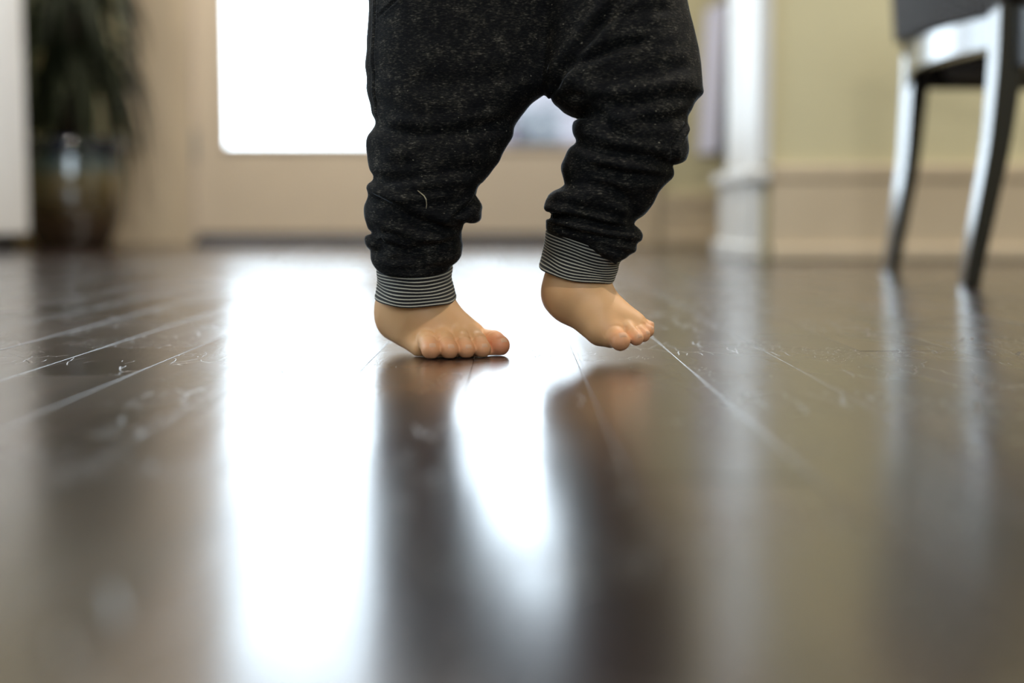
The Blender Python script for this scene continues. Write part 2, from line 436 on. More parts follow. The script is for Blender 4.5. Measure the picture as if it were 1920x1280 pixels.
# --- white cased wall end
jamb = struct('trim_1', M_white, JX, JX + .012, JY0 - .012, JY1 + .01, .2, HC, bevel=.002)
bx('casing', M_white, JX, JX + .032, JY0 - .018, JY0, .245, HC, parent=jamb)
wend = struct('baseboard_wall_end', M_white, JX - .018, JX + .012, JY0 - .018, JY1 + .03, .004, .205, bevel=.002)
bx('base_cap', M_white, JX - .034, JX + .03, JY0 - .034, JY1 + .045, .200, .232, parent=wend, bevel=.006)
bx('shoe_moulding', M_white, JX - .034, JX + .008, JY0 - .03, JY1 + .045, .001, .045, parent=wend, bevel=.006)

def baseboard(name, x0, x1, y, hgt=.245, m=M_trim):
    b = struct(name, m, x0, x1, y - .018, y, .004, hgt - .035, bevel=.002)
    bx('base_cap', m, x0, x1, y - .023, y, hgt - .042, hgt, parent=b, bevel=.006)
    bx('shoe_moulding', m, x0, x1, y - .036, y, .001, .042, parent=b, bevel=.008)
    return b
baseboard('baseboard_right', JX + .033, XR, JY0)
baseboard('baseboard_back_left', XL, -1.462, YD, .2)
baseboard('baseboard_back_right', .575, XR, YD, .2)

# --- casing of the garden doors
c1 = struct('trim_2', M_trim, -1.455, -1.29, YD - .022, YD, .002, 2.2, bevel=.004)
bx('back_band', M_trim, -1.472, -1.445, YD - .034, YD, .002, 2.2, parent=c1)
c2 = struct('trim_3', M_trim, .42, .545, YD - .022, YD, .002, 2.2, bevel=.004)
bx('back_band', M_trim, .535, .565, YD - .034, YD, .002, 2.2, parent=c2)
struct('trim_4', M_trim, -1.29, .42, YD - .022, YD, DZ + .005, 2.2, bevel=.004)
struct('door_jamb_left', M_trim, -1.29, DX0, YD - .012, YD + .14, 0, DZ + .03, bevel=.002)
struct('door_jamb_right', M_trim, DX1, .42, YD - .012, YD + .14, 0, DZ + .03, bevel=.002)
struct('door_head', M_trim, DX0, DX1, YD - .012, YD + .14, DZ, DZ + .03, bevel=.002)
struct('door_threshold', M_bronze, DX0, DX1, YD - .03, YD + .15, .001, .022, bevel=.003)

def door(name, x0, x1, hinge_left):
    y0, y1 = YD + .012, YD + .055; z0, z1 = .028, DZ - .004
    gx0, gx1 = (x0 + .118, x1 - .122) if hinge_left else (x0 + .122, x1 - .118); gz0, gz1 = .379, 1.98
    e = empty(name, ((x0 + x1) / 2, YD + .03, .022)); tag(e, kind='structure')
    bx('stile', M_door, x0, gx0, y0, y1, z0, z1, parent=e); bx('stile', M_door, gx1, x1, y0, y1, z0, z1, parent=e)
    bx('bottom_rail', M_door, gx0, gx1, y0, y1, z0, gz0, parent=e); bx('top_rail', M_door, gx0, gx1, y0, y1, gz1, z1, parent=e)
    t = .018
    obj('glazing_bead', *joinp([box(gx0 - .01, gx0 + .006, y0 - .009, y0 + .01, gz0 - .01, gz1 + .01), box(gx1 - .006, gx1 + .01, y0 - .009, y0 + .01, gz0 - .01, gz1 + .01),
        box(gx0 + .006, gx1 - .006, y0 - .009, y0 + .01, gz0 - .01, gz0 + .006), box(gx0 + .006, gx1 - .006, y0 - .009, y0 + .01, gz1 - .006, gz1 + .01)]), M_door, e, bevel=.003)
    bx('pane', M_glass, gx0, gx1, y0 + .02, y0 + .026, gz0, gz1, parent=e, bevel=0)
    bx('door_sweep', M_bronze, x0 + .005, x1 - .005, y0 - .008, y0 + .012, .024, .05, parent=e, bevel=.002)
    hx = x0 - .004 if hinge_left else x1 + .004
    for hz in (.39, 1.2, 1.9):
        h = obj('hinge', *joinp([box(hx - .016, hx + .016, y0 - .006, y0 - .001, hz - .055, hz + .055), tube([(hx, y0 - .012, hz - .06), (hx, y0 - .012, hz), (hx, y0 - .012, hz + .06)], .009, 10)]), M_metal, e)
    kx = x1 - .06 if hinge_left else x0 + .06
    p = bx('handle_plate', M_metal, kx - .022, kx + .022, y0 - .01, y0, .93, 1.13, parent=e)
    obj('lever', *tube([(kx, y0 - .008, 1.0), (kx, y0 - .05, 1.0), (kx + (-.05 if hinge_left else .05), y0 - .055, 1.0), (kx + (-.11 if hinge_left else .11), y0 - .05, 1.0)], .009, 10), M_metal, p, smooth=True)
    return e
XM = -.42
d1 = door('door_1', DX0 + .004, XM - .002, True)
bx('astragal', M_door, XM - .022, XM + .022, YD - .003, YD + .012, .03, DZ - .01, parent=d1)
door('door_2', XM + .002, DX1 - .004, False)

# --- outdoors
struct('patio_ground', M_stone, -12, 12, YD + .17, 26, -.2, -.06)
ps = empty('patio_sofa', (.6, 9.2, -.06)); tag(ps, 'grey outdoor sofa seen through the right garden door pane', 'sofa')
bx('seat_base', M_sofa, -.45, 1.7, 8.8, 9.7, .02, .36, parent=ps, bevel=.02)
bx('back_frame', M_sofa, -.45, 1.7, 9.55, 9.75, .36, .98, parent=ps, bevel=.03)
bx('arm', M_sofa, -.62, -.45, 8.8, 9.75, .02, .78, parent=ps, bevel=.03); bx('arm', M_sofa, 1.7, 1.87, 8.8, 9.75, .02, .78, parent=ps, bevel=.03)
for i in range(3):
    x0, x1 = -.44 + i * .715, .26 + i * .715
    bx('seat_cushion', M_sofa3, x0, x1, 8.78, 9.5, .37, .53, parent=ps, bevel=.04)
    bx('bolster', M_sofa3, x0, x1, 9.26, 9.42, .53, .67, parent=ps, bevel=.05)
    bx('back_cushion', M_sofa, x0 + .01, x1 - .01, 9.40, 9.54, .54, .96, parent=ps, bevel=.05)
th = bx('throw_pillow', M_sofa2, .02, .30, 9.08, 9.20, .534, .80, bevel=.04); tag(th, 'small dark pillow on the grey outdoor sofa', 'pillow')
for x in (-.55, 1.8):
    for y in (8.85, 9.68): bx('leg', M_sofa, x - .03, x + .03, y - .03, y + .03, -.06, .02, parent=ps)

# ================================================================== WHITE CABINET (left)
CX, CY0, CY1 = -1.6, 3.75, 4.73
cb = empty('cabinet', (CX - .3, (CY0 + CY1) / 2, 0)); tag(cb, 'tall white cabinet on a dark recessed plinth, left of the potted plant', 'cabinet')
bx('carcass', M_cab, CX - .6, CX - .02, CY0, CY1, .055, 1.02, parent=cb)
bx('plinth', M_black, CX - .58, CX - .04, CY0 + .02, CY1 - .02, .0, .055, parent=cb, bevel=0)
bx('cabinet_top', M_cab, CX - .61, CX + .01, CY0 - .01, CY1 + .01, 1.02, 1.05, parent=cb)
for y0, y1, ky in ((CY0 + .002, (CY0 + CY1) / 2 - .002, (CY0 + CY1) / 2 - .05), ((CY0 + CY1) / 2 + .002, CY1 - .002, (CY0 + CY1) / 2 + .05)):
    d = bx('cabinet_door', M_cab, CX - .02, CX, y0, y1, .06, 1.01, parent=cb)
    obj('knob', *lathe([(.005, 0), (.005, .02), (.014, .026), (.014, .034), (.004, .038)], (0, 0, 0), 16), M_metal, d, smooth=True).location = (0, 0, 0)
    k = d.children[0]; me = k.data
    off = ORI[cb]
    for v in me.vertices:
        a, b_, c = v.co + Vector(off); v.co = Vector((CX + c, ky + a, .75 + b_)) - Vector(off)

# ================================================================== POTTED PLANT
PC = np.array([-1.60, 5.20, 0.0])
pl = empty('potted_plant', PC); tag(pl, 'drooping dark green leafy plant in a brown and blue glazed pot by the garden doors', 'plant')
prof = [(.10, .0), (.125, .004), (.155, .06), (.178, .14), (.187, .22), (.186, .29), (.180, .33), (.182, .345), (.196, .352), (.198, .375), (.190, .387), (.176, .387), (.170, .375), (.168, .345)]
pot = obj('pot', *lathe(prof, (PC[0], PC[1], 0), 56, False), M_pot, pl, smooth=True)
obj('soil', *lathe([(.001, .335), (.09, .345), (.167, .34)], (PC[0], PC[1], 0), 30, False), M_soil, pl)
rg = random.Random(12)
def leaf(base, az, L, rise, droop, wd):
    pts = []; n = 9
    for i in range(n):
        t = i / (n - 1); r = L * (1 - (1 - t) ** 1.6) * .62; z = rise * t * (1.9 - 1.6 * t) - droop * t * t
        pts.append(np.array([base[0] + math.cos(az) * r, base[1] + math.sin(az) * r, base[2] + z]))
    V = []; side = np.array([-math.sin(az), math.cos(az), 0])
    for i, p in enumerate(pts):
        t = i / (n - 1); w_ = wd * (.35 + .65 * math.sin(math.pi * min(1, t * .9 + .12)) ** .8) * (1 - t ** 6)+.0008
        V += [p - side * w_, p + np.array([0, 0, -w_ * .35]), p + side * w_]
    F = []
    for i in range(n - 1):
        for j in (0, 1): F.append((i * 3 + j, i * 3 + j + 1, i * 3 + j + 4, i * 3 + j + 3))
    return V, F
stems = [(-.055, 0.0, .95), (.02, .04, .80), (.03, -.06, 1.12), (-.03, -.03, 1.45), (.05, .02, 1.75)]
for sx, sy, sh in stems:
    x0, y0 = PC[0] + sx, PC[1] + sy
    st = obj('stem', *tube([(x0, y0, .33), (x0 + .008, y0, .33 + sh * .3), (x0 - .006, y0 + .01, .33 + sh * .65), (x0, y0, sh)], [.019, .017, .016, .014], 10), M_stem, pl, smooth=True)
    for i in range(44):
        az = i * 2.399 + sx * 20; h = sh - .20 * (i / 44.) ** 1.2 * 1.3 + rg.uniform(-.02, .02); L = rg.uniform(.30, .50)
        v, f = leaf((x0, y0, h), az, L, rg.uniform(.03, .14), rg.uniform(.26, .50), rg.uniform(.014, .024))
        v = [p if p[1] < 5.5 else np.array([p[0], 5.5, p[2]]) for p in v]
        lf = obj('leaf', v, f, M_leaf, pl, smooth=True); sd = lf.modifiers.new('thick', 'SOLIDIFY'); sd.thickness = .0012
# ================================================================== DARK BAG hanging beyond the wall end
BC = np.array([.835, 5.36, .62])
bg = empty('hanging_bag', (BC[0], BC[1], .33)); tag(bg, 'dark bag hanging on the back wall just behind the white wall end', 'bag')
M_bag = mat('black_leather', (.008, .009, .010), .45)
M_bag_daylit = painted('daylit_bag_side', (.64, .66, .84), .6)  # window light on the dark bag's left side, put into a pale colour
def prism(pts, z0, z1, dx):
    V = [(x, y, z0) for x, y in pts] + [(x + dx, y, z1) for x, y in pts]; n = len(pts)
    return V, [tuple(range(n))[::-1], tuple(range(n, 2 * n))] + [(i, (i + 1) % n, n + (i + 1) % n, n + i) for i in range(n)]
obj('bag_body', *prism([(.705, 5.43), (.746, 5.205), (.98, 5.27), (.95, 5.48)], .335, .90, .025), M_bag, bg, bevel=.02)
obj('bag_lit_side', *prism([(.698, 5.42), (.740, 5.20), (.752, 5.205), (.71, 5.43)], .345, .885, .025), M_bag_daylit, bg, bevel=.007)
obj('bag_flap', *prism([(.80, 5.205), (.97, 5.255), (.967, 5.27), (.797, 5.22)], .62, .84, .02), M_bag, bg, bevel=.006)
for s_ in (-1, 1):
    obj('strap', *tube([(BC[0] + .03 + s_ * .09, BC[1], .88), (BC[0] + .03 + s_ * .07, BC[1] + .05, 1.02), (BC[0] + .03 + s_ * .02, BC[1] + .135, 1.14), (BC[0] + .03, BC[1] + .15, 1.155)], .008, 8), M_bag, bg, smooth=True)
hk = obj('coat_hook', *joinp([box(BC[0] + .01, BC[0] + .05, YD - .012, YD, 1.10, 1.2), tube([(BC[0] + .03, YD - .01, 1.14), (BC[0] + .03, YD - .045, 1.13), (BC[0] + .03, YD - .06, 1.16)], .006, 8)]), M_metal)
tag(hk, 'metal hook on the back wall holding the dark bag', 'hook')

# ================================================================== CHAIR (right)
ch = empty('barrel_chair', (1.1, 2.6, 0)); tag(ch, 'black lacquered chair with curved sabre legs and a dark woven back', 'chair')
def leg(cx_top, y, cur, wx, wy, rot, ztop):
    """cur: (z, x offset of the front left edge, scale)"""
    V = []; n = 4; st = []
    for z, x, sc in cur: st.append((z, x, sc))
    zs_ = np.linspace(0, ztop, 16); xi = np.interp(zs_, [a[0] for a in st], [a[1] for a in st]); si = np.interp(zs_, [a[0] for a in st], [a[2] for a in st])
    xi = np.convolve(np.r_[xi[0], xi, xi[-1]], [.25, .5, .25], 'valid')
    R = np.array([[math.cos(rot), -math.sin(rot)], [math.sin(rot), math.cos(rot)]])
    for z, x, s_ in zip(zs_, xi, si):
        for a, b in ((0, 0), (wx * s_, 0), (wx * s_, wy * s_), (0, wy * s_)):
            q = R @ np.array([a, b]); V.append((x + q[0], y + q[1], z))
    F = [(i * 4 + j, i * 4 + (j + 1) % 4, (i + 1) * 4 + (j + 1) % 4, (i + 1) * 4 + j) for i in range(15) for j in range(4)] + [(3, 2, 1, 0), (60, 61, 62, 63)]
    return V, F
obj('leg', *leg(0, 2.285, [(0, .726, .66), (.05, .733, .72), (.225, .762, .85), (.36, .772, 1), (.45, .773, 1.05)], .041, .058, .0, .452), M_lacq, ch, bevel=.004)
obj('leg', *leg(0, 2.90, [(0, .766, .66), (.05, .774, .72), (.225, .799, .85), (.38, .807, 1), (.49, .809, 1.05)], .034, .078, .03, .475), M_lacq, ch, bevel=.004)
for y in (2.27, 2.92):
    obj('leg', *leg(0, y, [(0, 1.41, .66), (.2, 1.385, .85), (.45, 1.375, 1)], .04, .045, 0, .44), M_lacq, ch, bevel=.004)
# rear rail, curved, with a bracket dip towards the far leg
def rail(pts, z0f, z1f, th):
    V = []; F = []; k = len(pts)
    T = np.gradient(np.array(pts, float), axis=0); T /= np.linalg.norm(T, axis=1)[:, None]
    for i, (x, y) in enumerate(pts):
        t = i / (k - 1); nx_, ny_ = -T[i][1], T[i][0]
        for s_, z in ((0, z0f(t)), (0, z1f(t)), (1, z1f(t)), (1, z0f(t))): V.append((x + nx_ * th * s_, y + ny_ * th * s_, z))
    F = [(i * 4 + j, i * 4 + (j + 1) % 4, (i + 1) * 4 + (j + 1) % 4, (i + 1) * 4 + j) for i in range(k - 1) for j in range(4)] + [(3, 2, 1, 0), tuple((k - 1) * 4 + j for j in range(4))]
    return V, F
ys_ = np.linspace(2.945, 2.325, 26)
rear = [(np.interp(y, [2.30, 2.95], [.782, .806]) - .022 * math.sin(math.pi * (y - 2.3) / .65) ** 1, y) for y in ys_]
obj('seat_rail', *rail(rear, lambda t: .405 - .02 * t - .035 * max(0, 1 - t * 5) ** 2, lambda t: .472 - .030 * t, .028), M_lacq, ch, bevel=.004)
near_s = [(x, 2.30 - .02 * math.sin(math.pi * (x - .80) / .6)) for x in np.linspace(.80, 1.40, 14)]
obj('seat_rail', *rail(near_s[::-1], lambda t: .35, lambda t: .445, .028), M_lacq, ch, bevel=.004)
far_s = [(x, 2.95 + .02 * math.sin(math.pi * (x - .83) / .57)) for x in np.linspace(.83, 1.40, 14)]
obj('seat_rail', *rail(far_s, lambda t: .375, lambda t: .47, .028), M_lacq, ch, bevel=.004)
fr = [(1.40 + .02 * math.sin(math.pi * (y - 2.3) / .65), y) for y in np.linspace(2.30, 2.95, 14)]
obj('seat_rail', *rail(fr, lambda t: .375, lambda t: .45, .028), M_lacq, ch, bevel=.004)
def slab_outline(z0, z1, infl=.0, nseg=44):
    V = []; F = []; cx, cy, hx, hy = 1.105, 2.625, .285 + infl, .315 + infl
    lv = [(z0, .97), (z0 + .01, 1), (z1 - .03, 1), (z1 - .008, .96), (z1, .85)]
    for z, s_ in lv:
        for j in range(nseg):
            a = 2 * math.pi * j / nseg; c, q = math.cos(a), math.sin(a)
            V.append((cx + hx * s_ * math.copysign(abs(c) ** .5, c), cy + hy * s_ * math.copysign(abs(q) ** .5, q), z))
    for i in range(len(lv) - 1):
        for j in range(nseg): F.append((i * nseg + j, i * nseg + (j + 1) % nseg, (i + 1) * nseg + (j + 1) % nseg, (i + 1) * nseg + j))
    F += [tuple(range(nseg))[::-1], tuple((len(lv) - 1) * nseg + j for j in range(nseg))]
    return V, F
obj('seat', *slab_outline(.385, .50, -.012), M_cush, ch, smooth=True)
# woven back: a basket weave relief bent round the rear of the seat
NU, NV = 330, 170; V = []; F = []
for i in range(NU + 1):
    t = i / NU; y = 2.955 - t * .665; bulge = .014 * math.sin(math.pi * t)
    x0 = np.interp(y, [2.30, 2.95], [.782, .789]) - bulge
    for j in range(NV + 1):
        v_ = j / NV; z = (.470 - .030 * t) + v_ * .36
        wv = .003 * math.sin(i * 2 * math.pi / 10) * math.cos(j * 2 * math.pi / 7) + .0008 * math.cos(i * 2 * math.pi / 3)
        V.append((x0 - wv - .03 * v_, y, z))
for i in range(NU):
    for j in range(NV): a = i * (NV + 1) + j; F.append((a, a + 1, a + NV + 2, a + NV + 1))
M_weave = mat('dark_woven_cane', (.016, .012, .012), .42, Specular_IOR_Level=.3)
wb_ = obj('woven_back', V, F, M_weave, ch, smooth=True); sd = wb_.modifiers.new('thick', 'SOLIDIFY'); sd.thickness = .012; sd.offset = 0
def arc_post(y, xb): return tube([(xb, y, .45), (xb - .012, y, .6), (xb - .03, y, .82)], [.022, .02, .018], 10)
obj('back_post', *arc_post(2.30, .80), M_lacq, ch, smooth=True); obj('back_post', *arc_post(2.94, .83), M_lacq, ch, smooth=True)
top = [(np.interp(y, [2.30, 2.95], [.77, .80]) - .022 * math.sin(math.pi * (y - 2.3) / .65), y, .82) for y in np.linspace(2.29, 2.95, 16)]
obj('top_rail', *tube(top, .022, 12), M_lacq, ch, smooth=True)
for y, yb in ((2.29, 2.30), (2.955, 2.95)):
    obj('arm', *tube([(.775, yb, .815), (.95, y, .78), (1.2, y, .70), (1.36, y, .62), (1.385, y, .42)], [.02, .022, .022, .02, .018], 10), M_lacq, ch, smooth=True)
    bx('side_panel', M_cush, .80, 1.37, y - .012, y + .012, .44, .64, parent=ch, bevel=.01)

# ================================================================== THE CHILD
def pr(px, Y): return px / (FPX / Y)
def ax(segs):
    out = []
    for a, b, h in segs: out.append(np.arange(a, b, h))
    return np.concatenate(out)
xs = ax([(-.24, -.125, .004), (-.125, .145, .00095), (.145, .28, .004)])
ys = ax([(1.045, 1.115, .0025), (1.115, 1.285, .00105), (1.285, 1.40, .004)])
zs = ax([(-.004, .105, .0009), (.105, .80, .005)])
B = Field(xs, ys, zs)
def C(a, b, ra, rb, k=.006, **kw): B.cone(P(*a), P(*b), pr(ra, a[2]), pr(rb, b[2]), k, **kw)
# standing foot
C((774, 490, 1.203), (775, 568, 1.206), 42, 64, .005)
C((776, 566, 1.205), (760, 590, 1.222), 66, 54, .012)
C((772, 575, 1.205), (812, 638, 1.184), 52, 22, .012)
C((745, 600, 1.205), (790, 650, 1.176), 35, 21, .012)
C((798, 572, 1.203), (880, 625, 1.196), 43, 24, .012)
C((790, 590, 1.195), (846, 634, 1.186), 52, 24, .012)
C((812, 638, 1.184), (885, 636, 1.200), 22, 24, .010)
def g_toe(px0, py0, Y0, r0, px1, Y1, r1, lift=0):
    """proximal bulge, then a tip that rests on the floor"""
    rt = pr(r1, Y1); p1 = P(px1, 650, Y1); p1[2] = rt + lift; p0 = P(px0, py0, Y0)
    mid = (p0 * .45 + p1 * .55) + np.array([0, 0, .0012])
    return p0, mid, p1, pr(r0, Y0), rt
TOES = []
def add_toe(T, k=.0022, fat=1.0):
    p0, m, p1, r0, r1 = T
    G = Field(B.xs, B.ys, B.zs) if False else None
    B.cone(p0, m, r0, r1 * 1.0, k); B.cone(m, p1, r1 * .99, r1 * 1.04, k * .8); TOES.append((p1, p1 - m, r1))
add_toe(g_toe(797, 632, 1.176, 17, 808, 1.1545, 18.0))
add_toe(g_toe(827, 627, 1.178, 17, 842, 1.1555, 17.2))
add_toe(g_toe(857, 626, 1.182, 16.5, 874, 1.1605, 16.3))
add_toe(g_toe(886, 627, 1.187, 17, 904, 1.1660, 16.6))
add_toe(g_toe(914, 634, 1.196, 16, 936, 1.1820, 19.5))
B.cone(P(895, 632, 1.2), P(915, 636, 1.193), pr(17, 1.2), pr(18, 1.193), .002)
C((808, 600, 1.194), (852, 622, 1.190), 40, 27, .012)
C((810, 663, 1.162), (905, 661, 1.174), 10, 10, .003)
C((905, 661, 1.174), (930, 658, 1.186), 10, 9, .003)
# stepping foot, heel up
C((1095, 460, 1.185), (1076, 545, 1.180), 58, 57, .01)
C((1076, 545, 1.180), (1060, 552, 1.195), 54, 43, .012)
C((1090, 548, 1.172), (1185, 613, 1.165), 50, 25, .012)
C((1080, 560, 1.172), (1130, 612, 1.158), 40, 33, .012)
C((1122, 595, 1.160), (1183, 612, 1.162), 38, 26, .010)
C((1132, 618, 1.152), (1146, 626, 1.148), 31, 26, .006)
def f_toe(a, b, ra, rb, k=.0022):
    p0 = P(*a); p1 = P(*b); rb_ = pr(rb, b[2]); p1[2] = max(p1[2], rb_ + .001)
    m = p0 * .5 + p1 * .5; B.cone(p0, m, pr(ra, a[2]), rb_ * .93, k); B.cone(m, p1, rb_ * .9, rb_, k * .8); TOES.append((p1, p1 - m, rb_))
f_toe((1148, 628, 1.148), (1163, 639, 1.134), 23, 19)
f_toe((1176, 615, 1.150), (1193, 634, 1.140), 15, 14)
f_toe((1186, 612, 1.156), (1206, 628, 1.149), 14, 13.5)
f_toe((1192, 608, 1.163), (1214, 620, 1.158), 14, 13)
f_toe((1193, 602, 1.170), (1215, 612, 1.167), 13, 12)
# legs inside the trousers
C((774, 500, 1.203), (792, 330, 1.195), 42, 58, .01)
C((792, 330, 1.195), (860, 40, 1.22), 60, 80, .02)
C((1095, 460, 1.185), (1175, 265, 1.175), 52, 54, .02)
C((1175, 265, 1.175), (1150, 40, 1.22), 58, 80, .02)
TX, TY = .022, 1.232
B.ell((TX, TY, .355), (.088, .068, .07), .03)                       # pelvis
B.cone((TX, TY, .36), (TX, TY - .005, .50), .070, .066, .03, sq=(.8, 1.1, 1))
B.ell((TX, TY, .515), (.082, .058, .06), .03)
B.cone((TX, TY, .55), (TX, TY - .008, .60), .032, .03, .015)        # neck
hc = np.array([TX, TY - .012, .675])
B.ell(hc, (.068, .078, .078), .01); B.ell(hc + (0, -.025, -.035), (.050, .045, .04), .02)
B.ell(hc + (0, -.074, -.012), (.009, .012, .011), .006)             # nose
for s_ in (-1, 1):
    B.ell(hc + (s_ * .024, -.072, .004), (.011, .010, .008), .003, 'cut')
    B.ell(hc + (s_ * .068, 0, -.012), (.007, .014, .019), .004)
    B.ell(hc + (s_ * .034, -.058, -.035), (.02, .016, .018), .012)
    sh = np.array([TX + s_ * .078, TY, .535]); el = np.array([TX + s_ * .145, TY - .02, .475]); wr = np.array([TX + s_ * .175, TY - .085, .50])
    B.cone(sh, el, .028, .022, .015); B.cone(el, wr, .022, .016, .01)
    B.ell(wr + (s_ * .004, -.022, .004), (.018, .024, .010), .008)
    for q in range(4):
        a = wr + (s_ * (-.010 + q * .008), -.04, .004); b = a + (s_ * (q - 1.5) * .002, -.016 - (.004 if q in (1, 2) else 0), -.002); c = b + (0, -.006, -.010)
        B.cone(a, b, .0055, .005, .002); B.cone(b, c, .005, .0045, .002)
    B.cone(wr + (-s_ * .012, -.015, .002), wr + (-s_ * .026, -.032, -.002), .006, .005, .003)
B.ell(hc + (0, -.073, -.036), (.016, .006, .003), .003, 'cut')      # mouth
# the sole is pressed flat on the floor
sl, X_, Y_, Z_ = B.sub((-1, 0, -1), (1, 9, 0.004)); fl = np.broadcast_to((.0006 - Z_), B.F[sl].shape); B.F[sl] = np.maximum(B.F[sl], fl)
V, Q = B.mesh(); del B
V = relax(V, Q, 2, .4)
N = vnorm(V, Q)
fl_ = np.zeros(len(V))
for i, (p, d, r) in enumerate(TOES):
    dd = np.linalg.norm(V - (p + d / (np.linalg.norm(d) + 1e-9) * .002), axis=1); fl_ = np.maximum(fl_, (.95 if i in (4,) else .5) * np.exp(-(dd / (r * 1.35)) ** 2))
he = P(712, 600, 1.22); fl_ = np.maximum(fl_, .45 * np.exp(-(np.linalg.norm(V - he, axis=1) / .014) ** 2))
# toe creases across each joint
for p, d, r in TOES:
    u = d / (np.linalg.norm(d) + 1e-9); q = p - u * r * 1.15; rel = V - q; al = rel @ u; rad = np.linalg.norm(rel - al[:, None] * u, axis=1)
    V -= N * (.0004 * np.exp(-(al / .0009) ** 2) * (rad < r * 1.5) * (N[:, 2] > -.2))[:, None]
PO = (.0, 1.18, 0)
person = obj('person', V, Q, M_skin, None, PO, smooth=True, attrs={'flush': fl_})
tag(person, 'barefoot toddler taking a step in dark heathered jogger trousers', 'person')
# nails
for p, d, r in TOES:
    u = d / np.linalg.norm(d); upv = np.array([0, 0, 1.]); s_ = np.cross(u, upv); s_ /= np.linalg.norm(s_); nn = np.cross(s_, u)
    Vn = []; nu, nv = 6, 7
    for i in range(nu):
        for j in range(nv):
            a = (j / (nv - 1) - .5) * .95; b = (i / (nu - 1) - .5) * .62
            dirv = nn * math.cos(a) * math.cos(b + .55) + s_ * math.sin(a) * math.cos(b) + u * math.sin(b + .55)
            dirv /= np.linalg.norm(dirv); edge = max(abs(j / (nv - 1) - .5) * 2, abs(i / (nu - 1) - .5) * 2) ** 4
            Vn.append(p + dirv * (r * 1.045 + .00015 * (1 - edge) - .0004 * edge))
    Fn = [(i * nv + j, (i + 1) * nv + j, (i + 1) * nv + j + 1, i * nv + j + 1) for i in range(nu - 1) for j in range(nv - 1)]
    obj('toenail', Vn, Fn, M_nail, person, smooth=True)
for s_ in (-1, 1):
    ev, ef = lathe([(.0005, -.008), (.005, -.006), (.008, 0), (.005, .006), (.0005, .008)], (hc[0] + s_ * .024, hc[1] - .063, hc[2] + .004), 16)
    obj('eye', ev, ef, mat('eye', (.12, .07, .04), .1), person, smooth=True)

# ---------------- trousers
LROWS = [(-300, 735, 1010), (-200, 700, 1030), (-100, 697, 1050), (0, 695, 1062), (60, 690, 1062), (130, 686, 1050), (165, 687, 1035), (190, 692, 1003), (214, 699, 977), (226, 704, 970), (238, 700, 963), (262, 694, 954), (300, 690, 937), (322, 692, 925), (332, 696, 918), (345, 689, 907), (353, 687, 902),
 (375, 686, 901), (400, 685, 900), (412, 686, 899), (424, 690, 875), (430, 692, 870), (437, 699, 868), (443, 687, 865), (455, 688, 862), (462, 693, 863), (468, 698, 864), (482, 697, 863), (490, 699, 858), (498, 704, 846), (504, 708, 843), (509, 713, 838), (514, 722, 828), (517, 750, 800)]
RROWS = [(-300, 960, 1260), (-200, 985, 1285), (-100, 990, 1290), (0, 1000, 1284), (50, 1005, 1297), (94, 1008, 1307), (125, 1010, 1310), (160, 1014, 1314), (176, 1020, 1318), (185, 1026, 1310), (200, 1045, 1300), (214, 1068, 1292), (222, 1084, 1288), (230, 1078, 1286), (240, 1076, 1289), (250, 1077, 1290), (262, 1080, 1289), (275, 1069, 1288), (294, 1060, 1286), (303, 1057, 1284), (308, 1055, 1261), (319, 1054, 1259), (331, 1056, 1257),
 (347, 1060, 1248), (358, 1048, 1241), (366, 1030, 1235), (375, 1022, 1228), (388, 1021, 1217), (397, 1022, 1211), (404, 1028, 1205), (411, 1021, 1196), (422, 1021, 1187), (430, 1024, 1200), (440, 1030, 1207), (450, 1050, 1204), (457, 1068, 1197), (468, 1090, 1190), (480, 1110, 1176), (490, 1130, 1166), (497, 1140, 1156)]
h = .0015
xs = np.arange(-.150, .185, h); ys = np.arange(1.095, 1.345, h); zs = np.arange(.055, .46, h)
Tt = Field(xs, ys, zs)
def rows_tube(rows, ydep, yrad, k):
    za = []; cx = []; rx = []
    for py, a, b in rows:
        Yc = ydep(py); p = P(a, py, Yc); q = P(b, py, Yc); za.append((p[2] + q[2]) / 2); cx.append((p[0] + q[0]) / 2); rx.append((q[0] - p[0]) / 2)
    za, cx, rx = [np.array(v)[::-1] for v in (za, cx, rx)]
    Z = Tt.zs; CX_ = np.interp(Z, za, cx); RX = np.interp(Z, za, rx); pyz = np.interp(Z, za, np.array([r[0] for r in rows])[::-1])
    YC = np.array([ydep(v) for v in pyz]); RY = np.array([yrad(v, r) for v, r in zip(pyz, RX)])
    RX = np.where(Z < za[0], .002, RX)
    X, Y = Tt.xs[:, None, None], Tt.ys[None, :, None]
    ex = 2.3
    q = (np.abs((X - CX_) / RX) ** ex + np.abs((Y - YC) / RY) ** ex) ** (1 / ex)
    d = (q - 1) * np.minimum(RX, RY)
    d = np.maximum(d, (za[0] - Z)[None, None, :] * np.ones_like(d)); d = np.maximum(d, np.ones_like(d) * (Z - .405)[None, None, :])
    F0 = Tt.F; Tt.F = np.minimum(F0, d) - np.maximum(k - np.abs(F0 - d), 0) ** 2 / (4 * k)
itp = lambda xp, fp: (lambda v: float(np.interp(v, xp, fp)))
rows_tube(LROWS, itp([-300, 0, 180, 350, 500], [1.228, 1.222, 1.205, 1.193, 1.203]), lambda v, r: float(np.interp(v, [-300, 0, 200, 350, 500], [.078, .080, .063, .05, .0440])) , .004)
rows_tube(RROWS, itp([-300, 0, 180, 300, 480], [1.228, 1.215, 1.185, 1.175, 1.184]), lambda v, r: float(np.interp(v, [-300, 0, 200, 330, 420, 500], [.078, .080, .066, .052, .044, .0405])), .004)
Tt.ell(P(1010, 30, 1.262), (.085, .055, .060), .02)
